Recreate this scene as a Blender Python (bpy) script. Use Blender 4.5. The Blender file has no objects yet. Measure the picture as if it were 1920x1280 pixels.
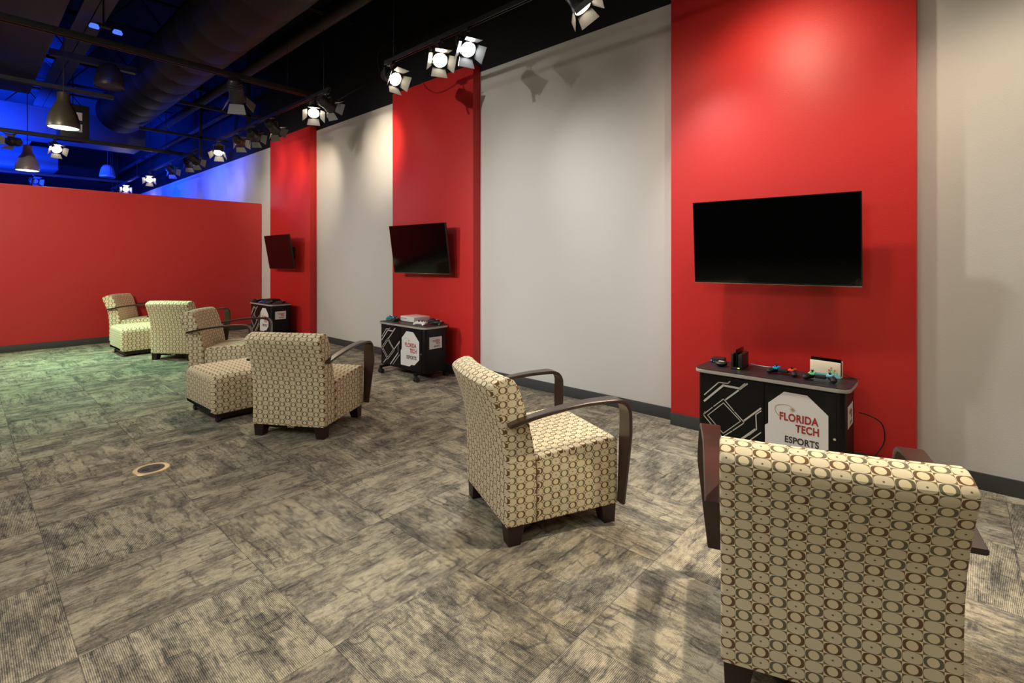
import bpy, bmesh, math, random
from mathutils import Vector, Matrix
PI = math.pi
random.seed(4)
SC = bpy.context.scene
COL = SC.collection

# ------------------------------------------------------------------ camera
HC = 1.37                                   # eye height
cam_d = bpy.data.cameras.new('camera')
cam_d.sensor_width = 36.0
cam_d.lens = 36.0 * 935.0 / 1920.0
cam_d.shift_y = -(640.0 - 486.0) / 1920.0
cam_d.clip_start = 0.05
cam = bpy.data.objects.new('camera', cam_d)
COL.objects.link(cam)
cam.location = (0, 0, HC)
cam.rotation_euler = (PI / 2, 0, -math.radians(48.0))
SC.camera = cam

# ------------------------------------------------------------------ world, exposure
SC.view_settings.view_transform = 'Standard'
SC.view_settings.look = 'None'
SC.view_settings.exposure = 0.0
SC.view_settings.gamma = 1.0
SC.view_settings.use_curve_mapping = False
w = bpy.data.worlds.new('world'); SC.world = w
w.use_nodes = True
w.node_tree.nodes['Background'].inputs[0].default_value = (1.0, 0.93, 0.85, 1)
w.node_tree.nodes['Background'].inputs[1].default_value = 0.02

WARM = (1.0, 0.83, 0.62); NEUT = (1.0, 0.95, 0.88); COOL = (0.93, 0.97, 1.0)
GREEN = (0.42, 1.0, 0.62); BLUE = (0.003, 0.045, 1.0)

def light(kind, name, loc, target, energy, color, parent=None, **kw):
    d = bpy.data.lights.new(name, kind)
    d.energy = energy; d.color = color
    for k, v in kw.items(): setattr(d, k, v)
    o = bpy.data.objects.new(name, d); COL.objects.link(o)
    o.location = loc
    o.rotation_euler = (Vector(target) - Vector(loc)).to_track_quat('-Z', 'Y').to_euler()
    return o

# area fill lights added out of view, behind and left of the camera (boxes below)
FILLS = [((-1.6, 1.2, 3.9), 66, NEUT), ((-1.6, 5.2, 3.9), 60, NEUT), ((1.4, -2.2, 3.9), 34, WARM)]
for i, (p, e, c) in enumerate(FILLS):
    light('AREA', 'added_fill_glow', (p[0], p[1], p[2] - 0.03), (p[0] + .5, p[1] + .1, 0), e, c, shape='RECTANGLE', size=1.2, size_y=1.2)
# blue floods in the space beyond the partition
light('AREA', 'blue_flood_glow', (-1.2, 12.9, 2.3), (-.2, 15.2, 5.2), 2000, BLUE, shape='RECTANGLE', size=.8, size_y=.3, spread=math.radians(95))
light('AREA', 'blue_flood_glow', (0.2, 18.0, 2.2), (1.2, 18.5, 5.2), 800, BLUE, shape='RECTANGLE', size=1.0, size_y=.4, spread=math.radians(120))
light('AREA', 'blue_flood_glow', (1.0, 13.3, 2.45), (4.1, 12.7, 3.75), 62, BLUE, shape='RECTANGLE', size=.8, size_y=.3, spread=math.radians(62))
light('AREA', 'blue_flood_glow', (0.9, 15.5, 2.4), (4.1, 16.2, 3.8), 100, BLUE, shape='RECTANGLE', size=.8, size_y=.3, spread=math.radians(75))

# spotlights: (head location x,y), aim point, watts, colour, cone deg, lit?
SPOT_POWER = 0.58
TZ = 3.43                                   # track height
TX = 3.02                                   # wall-side track
SPOTS = [
 # x, y, aim, energy, colour, cone, label
 (TX, -0.45, (4.08, -0.25, 1.3), 85, WARM, 95, 'added warm spotlight above the rightmost pale wall, outside the picture'),  # unseen spot added to warm the rightmost wall
 (TX, 2.09, (3.7, .6, 0.8), 210, NEUT, 82, 'white spotlight near the top edge of the picture, left of the nearest red panel'),
 (TX, 0.15, (1.65, 0.2, 0.6), 560, WARM, 80, 'track spotlight outside the picture aimed down at the foreground chair'),
 (TX, 0.95, (3.96, 0.90, 2.5), 70, WARM, 100, 'track spotlight washing the nearest red panel from right above its screen'),
 (TX, 3.28, (2.0, 0.3, 0.3), 430, COOL, 85, 'cool white spotlight with a pale lower barn door above the middle red panel'),
 (TX, 3.65, (1.6, .7, 0.4), 300, WARM, 85, 'brightest warm spotlight with white barn doors above the middle red panel'),
 (TX, 4.42, (3.3, 0.2, 0.9), 280, NEUT, 72, 'warm spotlight at the far end of the long track'),
 (TX, 5.78, (4.08, 6.05, 2.9), 120, WARM, 75, 'bright starry spotlight above the pale bay between middle and far red panels'),
 (TX, 6.11, (1.9, 3.7, 0.4), 420, WARM, 85, 'spotlight seen from the side next to the end of the cross track'),
 (TX, 7.35, (4.08, 7.95, 2.6), 85, WARM, 75, 'dark-bodied spotlight tilted over the far red panel top'),
 (TX, 8.05, (3.96, 8.9, 2.9), 70, WARM, 75, 'spotlight with a pale square barn door, second along the track behind the far red panel'),
 (TX, 8.65, (3.9, 9.75, 3.1), 60, WARM, 75, 'dark spotlight with glowing white mouth over the blue upper wall'),
 (TX, 9.55, (2.0, 7.8, 0.3), 360, WARM, 85, 'round-headed spotlight at the far end of the middle track'),
 (TX, 10.9, (4.08, 11.9, 2.8), 15, NEUT, 60, 'right twin of the two small bright spotlights where the second cross track ends'),
 (TX, 11.3, (4.08, 12.9, 2.7), 15, NEUT, 60, 'left twin of the two small bright spotlights where the second cross track ends'),
 (TX, 12.5, (4.08, 13.9, 2.8), 15, NEUT, 60, 'spotlight with flared white flaps, midway along the third short track'),
 (TX, 14.2, (1.9, 10.5, 1.0), 40, NEUT, 60, 'starry spotlight at the far end of the third short track'),
 (TX, 16.7, (1.9, 10.5, 1.0), 12, NEUT, 60, 'starry spotlight on the farthest short track, just above the red partition'),
 (TX, 18.0, (4.08, 18.9, 3.0), 40, NEUT, 60, 'farthest flat-looking spotlight peeping over the red partition'),
]

# ------------------------------------------------------------------ helpers
def tag(o, label, cat, group=None, kind=None):
    o['label'] = label; o['category'] = cat
    if group: o['group'] = group
    if kind: o['kind'] = kind
    return o
def empty(name, loc=(0, 0, 0), rz=0.0):
    o = bpy.data.objects.new(name, None); COL.objects.link(o)
    o.location = loc; o.rotation_euler = (0, 0, rz); o.empty_display_size = .1
    return o
def link(name, bm, mat, parent=None, smooth=False, autos=True):
    me = bpy.data.meshes.new(name)
    bm.normal_update()
    bmesh.ops.recalc_face_normals(bm, faces=bm.faces[:])
    if autos:
        for f in bm.faces: f.smooth = True
        for e in bm.edges:
            if len(e.link_faces) == 2 and e.calc_face_angle(0) > math.radians(32): e.smooth = False
            else: e.smooth = True
    bm.to_mesh(me); bm.free()
    me.materials.append(mat)
    o = bpy.data.objects.new(name, me); COL.objects.link(o)
    if parent: o.parent = parent
    return o
def struct(name, bm, mat):
    o = link(name, bm, mat); o['kind'] = 'structure'; return o
def kids(o): return [c for c in bpy.data.objects if c.parent == o]
def dup(root, loc=None, rz=None):
    def rec(o, par):
        c = o.copy(); COL.objects.link(c)
        if par: c.parent = par
        for ch in children[o.name]: rec(ch, c)
        return c
    children = {}
    for o in bpy.data.objects: children.setdefault(o.name, [])
    for o in bpy.data.objects:
        if o.parent: children[o.parent.name].append(o)
    r = rec(root, None)
    if loc is not None: r.location = loc
    if rz is not None: r.rotation_euler = (0, 0, rz)
    return r
def T(M, v): return M @ Vector(v) if M else Vector(v)
def box(bm, a, b, bev=0.0, M=None, seg=2):
    x0, y0, z0 = a; x1, y1, z1 = b
    vs = [bm.verts.new(T(M, p)) for p in ((x0,y0,z0),(x1,y0,z0),(x1,y1,z0),(x0,y1,z0),(x0,y0,z1),(x1,y0,z1),(x1,y1,z1),(x0,y1,z1))]
    fs = [bm.faces.new([vs[i] for i in q]) for q in ((0,3,2,1),(4,5,6,7),(0,1,5,4),(1,2,6,5),(2,3,7,6),(3,0,4,7))]
    if bev > 0:
        es = list({e for f in fs for e in f.edges})
        bmesh.ops.bevel(bm, geom=es, offset=bev, segments=seg, profile=.6, affect='EDGES')
    return bm
def lathe(bm, prof, n=32, M=None, cap=True):
    rings = []
    for r, z in prof:
        if r < 1e-5: rings.append([bm.verts.new(T(M, (0, 0, z)))])
        else: rings.append([bm.verts.new(T(M, (r*math.cos(2*PI*k/n), r*math.sin(2*PI*k/n), z))) for k in range(n)])
    for A, B in zip(rings, rings[1:]):
        for k in range(n):
            if len(A) == 1 and len(B) == 1: continue
            if len(A) == 1: bm.faces.new((A[0], B[k], B[(k+1) % n]))
            elif len(B) == 1: bm.faces.new((A[k], A[(k+1) % n], B[0]))
            else: bm.faces.new((A[k], A[(k+1) % n], B[(k+1) % n], B[k]))
    if cap:
        for R_ in (rings[0], rings[-1]):
            if len(R_) > 2: bm.faces.new(R_)
    return bm
def axis(p, q):
    """matrix placing local +Z from p towards q"""
    d = Vector(q) - Vector(p)
    return Matrix.Translation(Vector(p)) @ d.to_track_quat('Z', 'Y').to_matrix().to_4x4(), d.length
def rod(bm, p, q, r, n=10, M=None):
    A, L = axis(p, q)
    if M: A = M @ A
    return lathe(bm, [(r, 0), (r, L)], n, A)
def tube(bm, pts, r, n=8, M=None):
    P_ = [Vector(p) for p in pts]; rings = []
    up = Vector((0, 0, 1))
    for i, p in enumerate(P_):
        d = (P_[min(i+1, len(P_)-1)] - P_[max(i-1, 0)]).normalized()
        a = d.cross(up)
        if a.length < .05: a = d.cross(Vector((1, 0, 0)))
        a.normalize(); b = a.cross(d)
        rings.append([bm.verts.new(T(M, p + a*r*math.cos(2*PI*k/n) + b*r*math.sin(2*PI*k/n))) for k in range(n)])
    for A, B in zip(rings, rings[1:]):
        for k in range(n): bm.faces.new((A[k], A[(k+1) % n], B[(k+1) % n], B[k]))
    bm.faces.new(rings[0]); bm.faces.new(rings[-1])
    return bm
def smooth_path(pts, n=6):
    P_ = [Vector(p) for p in pts]; out = []
    for i in range(len(P_)-1):
        p0 = P_[max(i-1, 0)]; p1 = P_[i]; p2 = P_[i+1]; p3 = P_[min(i+2, len(P_)-1)]
        for k in range(n):
            t = k/n
            out.append(.5*((2*p1) + (p2-p0)*t + (2*p0-5*p1+4*p2-p3)*t*t + (3*p1-p0-3*p2+p3)*t**3))
    out.append(P_[-1]); return out
def round_poly(pts, r, n=5):
    """round the corners of a 2D polygon; r a number or list"""
    out = []; N = len(pts)
    for i in range(N):
        p = Vector(pts[i]); a = Vector(pts[i-1]); b = Vector(pts[(i+1) % N])
        rr = r[i] if isinstance(r, (list, tuple)) else r
        if rr <= 0: out.append((p.x, p.y)); continue
        da = (a-p); db = (b-p); k = min(rr, da.length*.49, db.length*.49)
        s = p + da.normalized()*k; e = p + db.normalized()*k
        for j in range(n+1):
            t = j/n; q = s*(1-t)**2 + p*2*t*(1-t) + e*t*t
            out.append((q.x, q.y))
    return out
def prism(bm, poly, z0, z1, M=None, bev=0.0, seg=2):
    lo = [bm.verts.new(T(M, (x, y, z0))) for x, y in poly]; hi = [bm.verts.new(T(M, (x, y, z1))) for x, y in poly]
    fs = [bm.faces.new(lo[::-1]), bm.faces.new(hi)]
    n = len(poly)
    for k in range(n): bm.faces.new((lo[k], lo[(k+1) % n], hi[(k+1) % n], hi[k]))
    if bev > 0:
        es = list({e for f in fs for e in f.edges})
        bmesh.ops.bevel(bm, geom=es, offset=bev, segments=seg, profile=.6, affect='EDGES')
    return bm
def loft(bm, prof, stations, deform=None, uvoff=(0, 0)):
    """closed profile of (y,z), lofted along x; stations (x, inset). UVs in metres."""
    uvl = bm.loops.layers.uv.verify()
    n = len(prof)
    area = sum(prof[i][0]*prof[(i+1) % n][1]-prof[(i+1) % n][0]*prof[i][1] for i in range(n))
    if area < 0: prof = prof[::-1]
    nor = []
    for i in range(n):
        a = Vector(prof[i-1]); b = Vector(prof[(i+1) % n]); d = (b-a).normalized()
        nor.append(Vector((d.y, -d.x)))
    arc = [0]
    for i in range(n): arc.append(arc[-1] + (Vector(prof[(i+1) % n]) - Vector(prof[i])).length)
    rows = []
    for x, ins in stations:
        row = []
        for i in range(n):
            y = prof[i][0] - nor[i].x*ins; z = prof[i][1] - nor[i].y*ins
            p = (x, y, z)
            if deform: p = deform(*p)
            row.append(bm.verts.new(p))
        rows.append(row)
    for s in range(len(rows)-1):
        xa, xb = stations[s][0], stations[s+1][0]
        # shrink u travel at rounded ends is ignored: it is a few millimetres
        for i in range(n):
            j = (i+1) % n
            f = bm.faces.new((rows[s][i], rows[s][j], rows[s+1][j], rows[s+1][i]))
            for l, uv in zip(f.loops, ((xa, arc[i]), (xa, arc[i+1]), (xb, arc[i+1]), (xb, arc[i]))):
                l[uvl].uv = (uv[0]+uvoff[0], uv[1]+uvoff[1])
    for row, rev in ((rows[0], True), (rows[-1], False)):
        f = bm.faces.new(row[::-1] if rev else row)
        for l in f.loops: l[uvl].uv = (l.vert.co.y + uvoff[0] + .5, l.vert.co.z + uvoff[1])
    return bm
def stations(hw, r, n=8, k=4):
    out = []
    for j in range(k+1):
        a = (PI/2)*j/k
        out.append((-hw + r*(1-math.cos(PI/2-a) if False else 1-math.sin(a)), r*(1-math.sin(a)) if False else r*(1-math.cos(PI/2-a))))
    # circle: x offset = r(1-cos t), inset = r(1-sin t)
    out = [(-hw + r*(1-math.cos(PI/2*j/k)), r*(1-math.sin(PI/2*j/k))) for j in range(k+1)]
    mid = [(-hw+r + (2*(hw-r))*j/n, 0) for j in range(1, n)]
    return out + mid + [(-x, i) for x, i in out[::-1]]

# ------------------------------------------------------------------ materials
def mat(name, color, rough=.5, metal=0., emit=None, es=0., spec=.5, bump=None, coat=0.):
    m = bpy.data.materials.new(name); m.use_nodes = True
    nt = m.node_tree; b = nt.nodes['Principled BSDF']
    b.inputs['Base Color'].default_value = (*color, 1); b.inputs['Roughness'].default_value = rough
    b.inputs['Metallic'].default_value = metal; b.inputs['Specular IOR Level'].default_value = spec
    b.inputs['Coat Weight'].default_value = coat
    if emit: b.inputs['Emission Color'].default_value = (*emit, 1); b.inputs['Emission Strength'].default_value = es
    # light procedural variation
    tc = nt.nodes.new('ShaderNodeTexCoord'); nz = nt.nodes.new('ShaderNodeTexNoise')
    sc, st = bump if bump else (60., .02)
    nz.inputs['Scale'].default_value = sc; nz.inputs['Detail'].default_value = 3
    nt.links.new(tc.outputs['Object'], nz.inputs['Vector'])
    bp = nt.nodes.new('ShaderNodeBump'); bp.inputs['Strength'].default_value = st; bp.inputs['Distance'].default_value = .01
    nt.links.new(nz.outputs['Fac'], bp.inputs['Height']); nt.links.new(bp.outputs['Normal'], b.inputs['Normal'])
    return m
def srgb(r, g, b):
    f = lambda c: (c/255/12.92) if c/255 <= .04045 else ((c/255+.055)/1.055)**2.4
    return (f(r), f(g), f(b))

class NT:
    def __init__(s, m): s.t = m.node_tree
    def n(s, ty, **kw):
        o = s.t.nodes.new(ty)
        for k, v in kw.items(): setattr(o, k, v)
        return o
    def put(s, sock, v):
        if hasattr(v, 'links') or isinstance(v, bpy.types.NodeSocket): s.t.links.new(v, sock)
        else: sock.default_value = v
    def m(s, op, a, b=0., c=0.):
        o = s.n('ShaderNodeMath', operation=op)
        s.put(o.inputs[0], a); s.put(o.inputs[1], b)
        if op in ('MULTIPLY_ADD', 'COMPARE', 'SMOOTH_MIN'): s.put(o.inputs[2], c)
        return o.outputs[0]
    def mix(s, f, a, b):
        o = s.n('ShaderNodeMix', data_type='RGBA')
        s.put(o.inputs[0], f); s.put(o.inputs[6], a); s.put(o.inputs[7], b)
        return o.outputs[2]
    def xyz(s, v):
        o = s.n('ShaderNodeSeparateXYZ'); s.put(o.inputs[0], v); return o.outputs
    def comb(s, x, y, z=0.):
        o = s.n('ShaderNodeCombineXYZ'); s.put(o.inputs[0], x); s.put(o.inputs[1], y); s.put(o.inputs[2], z); return o.outputs[0]
    def noise(s, v, scale, detail=2., rough=.5, out='Fac'):
        o = s.n('ShaderNodeTexNoise'); s.put(o.inputs['Vector'], v); o.inputs['Scale'].default_value = scale
        o.inputs['Detail'].default_value = detail; o.inputs['Roughness'].default_value = rough; return o.outputs[out]
    def ss(s, v, lo, hi):
        o = s.n('ShaderNodeMapRange', interpolation_type='SMOOTHSTEP'); s.put(o.inputs[0], v)
        o.inputs[1].default_value = lo; o.inputs[2].default_value = hi; return o.outputs[0]
    def rampc(s, v, stops):
        o = s.n('ShaderNodeValToRGB'); s.put(o.inputs[0], v)
        e = o.color_ramp.elements
        while len(e) < len(stops): e.new(.5)
        for q, (p, c) in zip(e, stops): q.position = p; q.color = (*c, 1)
        return o.outputs[0]

def fabric_material():
    m = mat('ring_pattern_upholstery', (.8, .75, .6), .88, spec=.15)
    g = NT(m); b = m.node_tree.nodes['Principled BSDF']
    uv = g.n('ShaderNodeUVMap').outputs[0]
    X, Y, _ = g.xyz(uv)
    u = g.m('DIVIDE', X, .0475); v = g.m('DIVIDE', Y, .0335)
    i = g.m('FLOOR', u); j = g.m('FLOOR', v)
    a = g.m('MULTIPLY_ADD', g.m('SUBTRACT', u, i), 2., -1.); bb = g.m('MULTIPLY_ADD', g.m('SUBTRACT', v, j), 2., -1.)
    aa = g.m('ABSOLUTE', a); ab = g.m('ABSOLUTE', bb)
    par = g.m('FLOORED_MODULO', g.m('ADD', i, j), 2.)          # 0 ring, 1 plain
    odd = g.m('FLOORED_MODULO', i, 2.)
    se = g.m('ADD', g.m('POWER', aa, 2.5), g.m('POWER', ab, 2.9))
    oval = g.m('SUBTRACT', 1., g.ss(se, .86, .98))
    sh = g.m('ADD', a, .03)
    inner = g.m('ADD', g.m('POWER', g.m('DIVIDE', g.m('ABSOLUTE', sh), .60), 2.), g.m('POWER', g.m('DIVIDE', ab, .80), 2.))
    inn = g.m('SUBTRACT', 1., g.ss(inner, .92, 1.06))
    dot = g.m('ADD', g.m('POWER', g.m('DIVIDE', aa, .13), 2.), g.m('POWER', g.m('DIVIDE', ab, .17), 2.))
    dt = g.m('SUBTRACT', 1., g.ss(dot, .7, 1.1))
    bg = g.mix(par, (*srgb(252, 240, 208), 1), (*srgb(132, 108, 66), 1)); ov = (*srgb(236, 224, 190), 1)
    brown = (*srgb(116, 86, 52), 1); olive = (*srgb(116, 110, 86), 1); inc = (*srgb(244, 230, 190), 1)
    ringc = g.mix(odd, brown, olive)
    ringcell = g.mix(inn, ringc, inc)
    dm = g.m('MULTIPLY', dt, g.m('SUBTRACT', 1., odd))
    plain = g.mix(dm, ov, (*srgb(128, 104, 66), 1))
    cell = g.mix(par, ringcell, plain)
    col = g.mix(oval, bg, cell)
    # weave
    wv = g.noise(g.comb(g.m('MULTIPLY', X, 2600.), g.m('MULTIPLY', Y, 500.)), 1., 1.)
    col = g.mix(g.m('MULTIPLY', wv, .12), col, (*srgb(150, 138, 108), 1))
    g.put(b.inputs['Base Color'], col)
    b.inputs['Sheen Weight'].default_value = .15
    return m
FAB = fabric_material()

def carpet_material():
    m = mat('modular_carpet', (.3, .3, .28), .95, spec=.1)
    g = NT(m); b = m.node_tree.nodes['Principled BSDF']; tc = g.n('ShaderNodeTexCoord')
    X, Y, _ = g.xyz(tc.outputs['Object'])
    S = .613
    u = g.m('DIVIDE', g.m('SUBTRACT', X, .277), S); v = g.m('DIVIDE', g.m('SUBTRACT', Y, 2.26), S)
    i = g.m('FLOOR', u); j = g.m('FLOOR', v)
    chk = g.m('FLOORED_MODULO', g.m('ADD', g.m('ADD', i, j), 1.), 2.)
    fu = g.m('SUBTRACT', u, i); fv = g.m('SUBTRACT', v, j)
    wn = g.n('ShaderNodeTexWhiteNoise', noise_dimensions='2D'); g.put(wn.inputs['Vector'], g.comb(i, j))
    rx, ry, rz_ = g.xyz(wn.outputs['Color'])
    # rib direction p (along) q (across), quarter turned on every other tile
    def sel(A, B): return g.m('ADD', g.m('MULTIPLY', A, g.m('SUBTRACT', 1., chk)), g.m('MULTIPLY', B, chk))
    along = sel(Y, X); across = sel(X, Y)
    pa = g.m('ADD', along, g.m('MULTIPLY', rx, 17.)); pc = g.m('ADD', across, g.m('MULTIPLY', ry, 13.))
    P0 = g.comb(pa, pc)
    warp = g.noise(P0, 7., 3., out='Color'); wx, wy, _z = g.xyz(warp)
    wa = g.m('ADD', pa, g.m('MULTIPLY', g.m('SUBTRACT', wx, .5), .10)); wc = g.m('ADD', pc, g.m('MULTIPLY', g.m('SUBTRACT', wy, .5), .055))
    fine = g.noise(g.comb(g.m('MULTIPLY', pa, 40.), g.m('MULTIPLY', pc, 170.)), 1., 4., .8)
    def bricks(bw, rh, mo, sd):
        br = g.n('ShaderNodeTexBrick'); br.offset = .37; br.offset_frequency = 2; br.squash = 1.6; br.squash_frequency = 3
        g.put(br.inputs['Vector'], g.comb(g.m('ADD', wa, sd), wc)); br.inputs['Scale'].default_value = 1.
        br.inputs['Brick Width'].default_value = bw; br.inputs['Row Height'].default_value = rh
        br.inputs['Mortar Size'].default_value = mo; br.inputs['Mortar Smooth'].default_value = .8; br.inputs['Bias'].default_value = .1
        br.inputs['Color1'].default_value = (0, 0, 0, 1); br.inputs['Color2'].default_value = (1, 1, 1, 1); br.inputs['Mortar'].default_value = (.5, .5, .5, 1)
        return br
    b1 = bricks(.12, .068, .008, 0.); b2 = bricks(.27, .14, .008, 5.)
    tone = g.m('ADD', g.m('MULTIPLY', g.xyz(b1.outputs['Color'])[0], .5), g.m('MULTIPLY', g.xyz(b2.outputs['Color'])[0], .5))
    big = g.noise(g.comb(g.m('MULTIPLY', pa, 4.), g.m('MULTIPLY', pc, 8.)), 1., 4., .6)
    mid = g.noise(g.comb(g.m('MULTIPLY', pa, 11.), g.m('MULTIPLY', pc, 27.)), 1., 6., .8)
    val = g.m('ADD', g.m('MULTIPLY', tone, .40), g.m('MULTIPLY', g.ss(big, .40, .58), .30))
    val = g.m('ADD', val, g.m('MULTIPLY', g.ss(mid, .34, .56), .30))
    peb = g.noise(g.comb(g.m('MULTIPLY', pa, 26.), g.m('MULTIPLY', pc, 60.)), 1., 4., .75)
    val = g.m('ADD', val, g.m('MULTIPLY', g.m('SUBTRACT', g.ss(peb, .40, .60), .6), .22))
    mort = g.m('MULTIPLY', g.m('MAXIMUM', b1.outputs['Fac'], b2.outputs['Fac']), g.ss(g.noise(P0, 9., 3.), .40, .62))
    val = g.m('SUBTRACT', val, g.m('MULTIPLY', mort, .26))
    val = g.m('ADD', val, g.m('MULTIPLY', g.m('SUBTRACT', fine, .5), .40))
    # ribs
    rib = g.m('SINE', g.m('MULTIPLY', across, 2*PI/.0058))
    tuft = g.noise(g.comb(g.m('MULTIPLY', along, 170.), g.m('MULTIPLY', across, 300.)), 1., 2.)
    ribv = g.m('MULTIPLY', rib, g.m('ADD', .17, g.m('MULTIPLY', tuft, .16)))
    val = g.m('ADD', val, ribv)
    val = g.m('ADD', val, g.m('MULTIPLY', g.m('SUBTRACT', tuft, .5), .7))
    val = g.m('ADD', val, g.m('MULTIPLY', g.m('SUBTRACT', rz_, .5), .14))
    # tile seams
    e = g.m('MINIMUM', g.m('MINIMUM', fu, g.m('SUBTRACT', 1., fu)), g.m('MINIMUM', fv, g.m('SUBTRACT', 1., fv)))
    seam = g.m('SUBTRACT', 1., g.ss(e, .0015, .006))
    val = g.m('SUBTRACT', val, g.m('MULTIPLY', seam, .25))
    col = g.rampc(val, [(.0, srgb(70, 71, 70)), (.25, srgb(101, 100, 95)), (.50, srgb(134, 130, 117)), (.80, srgb(168, 162, 143)), (1., srgb(202, 195, 171))])
    tint = g.mix(g.ss(g.noise(tc.outputs['Object'], 2.2, 2.), .4, .6), (1, 1, 1, 1), (*[c for c in (.97, .955, .93)], 1))
    mx = g.n('ShaderNodeMix', data_type='RGBA', blend_type='MULTIPLY'); g.put(mx.inputs[0], 1.); g.put(mx.inputs[6], col); g.put(mx.inputs[7], tint)
    g.put(b.inputs['Base Color'], mx.outputs[2])
    bp = g.n('ShaderNodeBump'); bp.inputs['Strength'].default_value = .4; bp.inputs['Distance'].default_value = .003
    g.put(bp.inputs['Height'], g.m('ADD', g.m('MULTIPLY', rib, .5), tuft)); g.put(b.inputs['Normal'], bp.outputs[0])
    return m
CARPET = carpet_material()

GREY = mat('pale_grey_wall_paint', srgb(214, 211, 205), .55, spec=.35, bump=(140., .10))
RED = mat('red_wall_paint', srgb(206, 42, 38), .46, spec=.45, bump=(140., .12))
REDP = mat('red_partition_paint', srgb(196, 54, 54), .5, spec=.4, bump=(140., .10))
BLACKP = mat('black_ceiling_paint', (.011, .0105, .0105), .7, spec=.3)
BLACKD = mat('black_duct_wrap', (.010, .009, .009), .6, spec=.35, bump=(3., .5))
DUCTLIT = mat('duct_metal_blue_lit', (.05, .05, .052), .5)  # raised above the black ducts so it reads as brightly lit blue
STEEL = mat('steel_blue_lit', (.028, .028, .029), .5)  # lifted from ceiling black so beams and rails show the blue light
PANELM = mat('dark_soffit_board', (.014, .012, .012), .65)
BASE = mat('charcoal_vinyl_baseboard', srgb(66, 66, 66), .5)
WOOD = mat('dark_espresso_wood', srgb(54, 37, 29), .32, spec=.5, coat=.2)
WOODL = mat('dark_leg_wood', srgb(44, 24, 22), .45)
BLK = mat('black_laminate', (.005, .005, .005), .4, spec=.25)
BLKM = mat('matte_black_plastic', (.012, .012, .013), .5)
SCREEN = mat('glossy_black_screen', (.001, .001, .001), .08, spec=.3)
TVB = mat('black_bezel', (.006, .006, .006), .3)
EDGE = mat('grey_edge_band', srgb(168, 166, 160), .45)
TOPW = mat('black_woodgrain_top', (.02, .017, .018), .42, bump=(90., .15))
WHITEP = mat('white_vinyl_print', srgb(226, 226, 226), .5)
SILV = mat('silver_print', srgb(198, 196, 190), .45)
CRIM = mat('crimson_print', srgb(160, 42, 34), .5)
INK = mat('dark_grey_print', srgb(52, 52, 54), .5)
GOLD = mat('tan_gold_print', srgb(176, 150, 108), .5)
BRASS = mat('polished_brass', (.72, .58, .32), .4, metal=.8)
CHROME = mat('bright_metal', (.7, .7, .7), .2, metal=1.)
RUB = mat('dark_rubber', (.02, .02, .02), .7)
WHP = mat('white_plastic', srgb(232, 232, 230), .35)
TEAL = mat('teal_plastic', srgb(40, 170, 185), .4)
BLUEP = mat('blue_plastic', srgb(30, 60, 150), .35)
SKYB = mat('neon_blue_plastic', srgb(0, 165, 220), .4)
ORNG = mat('neon_red_plastic', srgb(250, 70, 35), .4)
MINT = mat('mint_green_plastic', srgb(120, 215, 150), .4)
LBL = mat('light_blue_plastic', srgb(120, 195, 215), .4)
CREAM = mat('cream_plastic', srgb(240, 226, 200), .45)
LENS = mat('lit_lens_warm', (1, .9, .7), .4, emit=(1.0, .86, .62), es=60.)
LENSC = mat('lit_lens_cool', (1, 1, 1), .4, emit=(.93, .97, 1.0), es=60.)
LENSOFF = mat('unlit_lens', (.25, .27, .3), .15)
LAMPG = mat('lit_pendant_diffuser', (.9, 1, .95), .4, emit=(.78, 1.0, .88), es=3.2)
FILLE = mat('fill_panel_face', (1, 1, 1), .4, emit=(1, .92, .8), es=3.)  # glowing face of the added fill boxes
BRONZE = mat('dark_bronze_shade', srgb(66, 62, 54), .4, metal=.4)
PEWTER = mat('brushed_pewter_shade', srgb(165, 158, 156), .4, metal=.2)
SPOTB = mat('black_spotlight_housing', (.02, .02, .02), .4)
FLAP = mat('barn_door_inner', (.22, .22, .22), .4)
LEDB_REFL = mat('blue_led_and_reflected_blue', (.1, .1, 1), .4, emit=(.06, .16, 1.0), es=1.3)  # status light; on the twin-head faces the glow replaces reflected blue
LEDG = mat('yellow_green_led', (.5, .8, .2), .4, emit=(.6, .9, .1), es=1.5)

# ------------------------------------------------------------------ the room
W = 4.08; PX = 3.965; WT = 3.555; PT = 3.62; CEI = 5.6; YB = 10.43; PH = 2.485
X0, Y0, Y1 = -4.5, -4.5, 24.0
struct('floor', box(bmesh.new(), (X0, Y0, -.1), (W, Y1, 0)), CARPET)
struct('ceiling', box(bmesh.new(), (X0, Y0, CEI), (W+.15, Y1, CEI+.1)), BLACKP)
struct('wall_right', box(bmesh.new(), (W, Y0, 0), (W+.15, Y1, WT)), GREY)
o = struct('wall_right_upper', box(bmesh.new(), (W+.003, Y0, WT), (W+.15, Y1, CEI)), BLACKP); o.name = 'upper_wall_1'  # black-painted upper part of the right wall
struct('wall_left', box(bmesh.new(), (X0-.15, Y0, 0), (X0, Y1, CEI)), BLACKP)
struct('wall_back', box(bmesh.new(), (X0, Y1, 0), (W, Y1+.15, CEI)), BLACKP)
struct('wall_front', box(bmesh.new(), (X0, Y0-.15, 0), (W, Y0, CEI)), BLACKP)
struct('baseboard_right', box(bmesh.new(), (W-.012, Y0, 0), (W, Y1, .1), .003), BASE)
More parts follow.
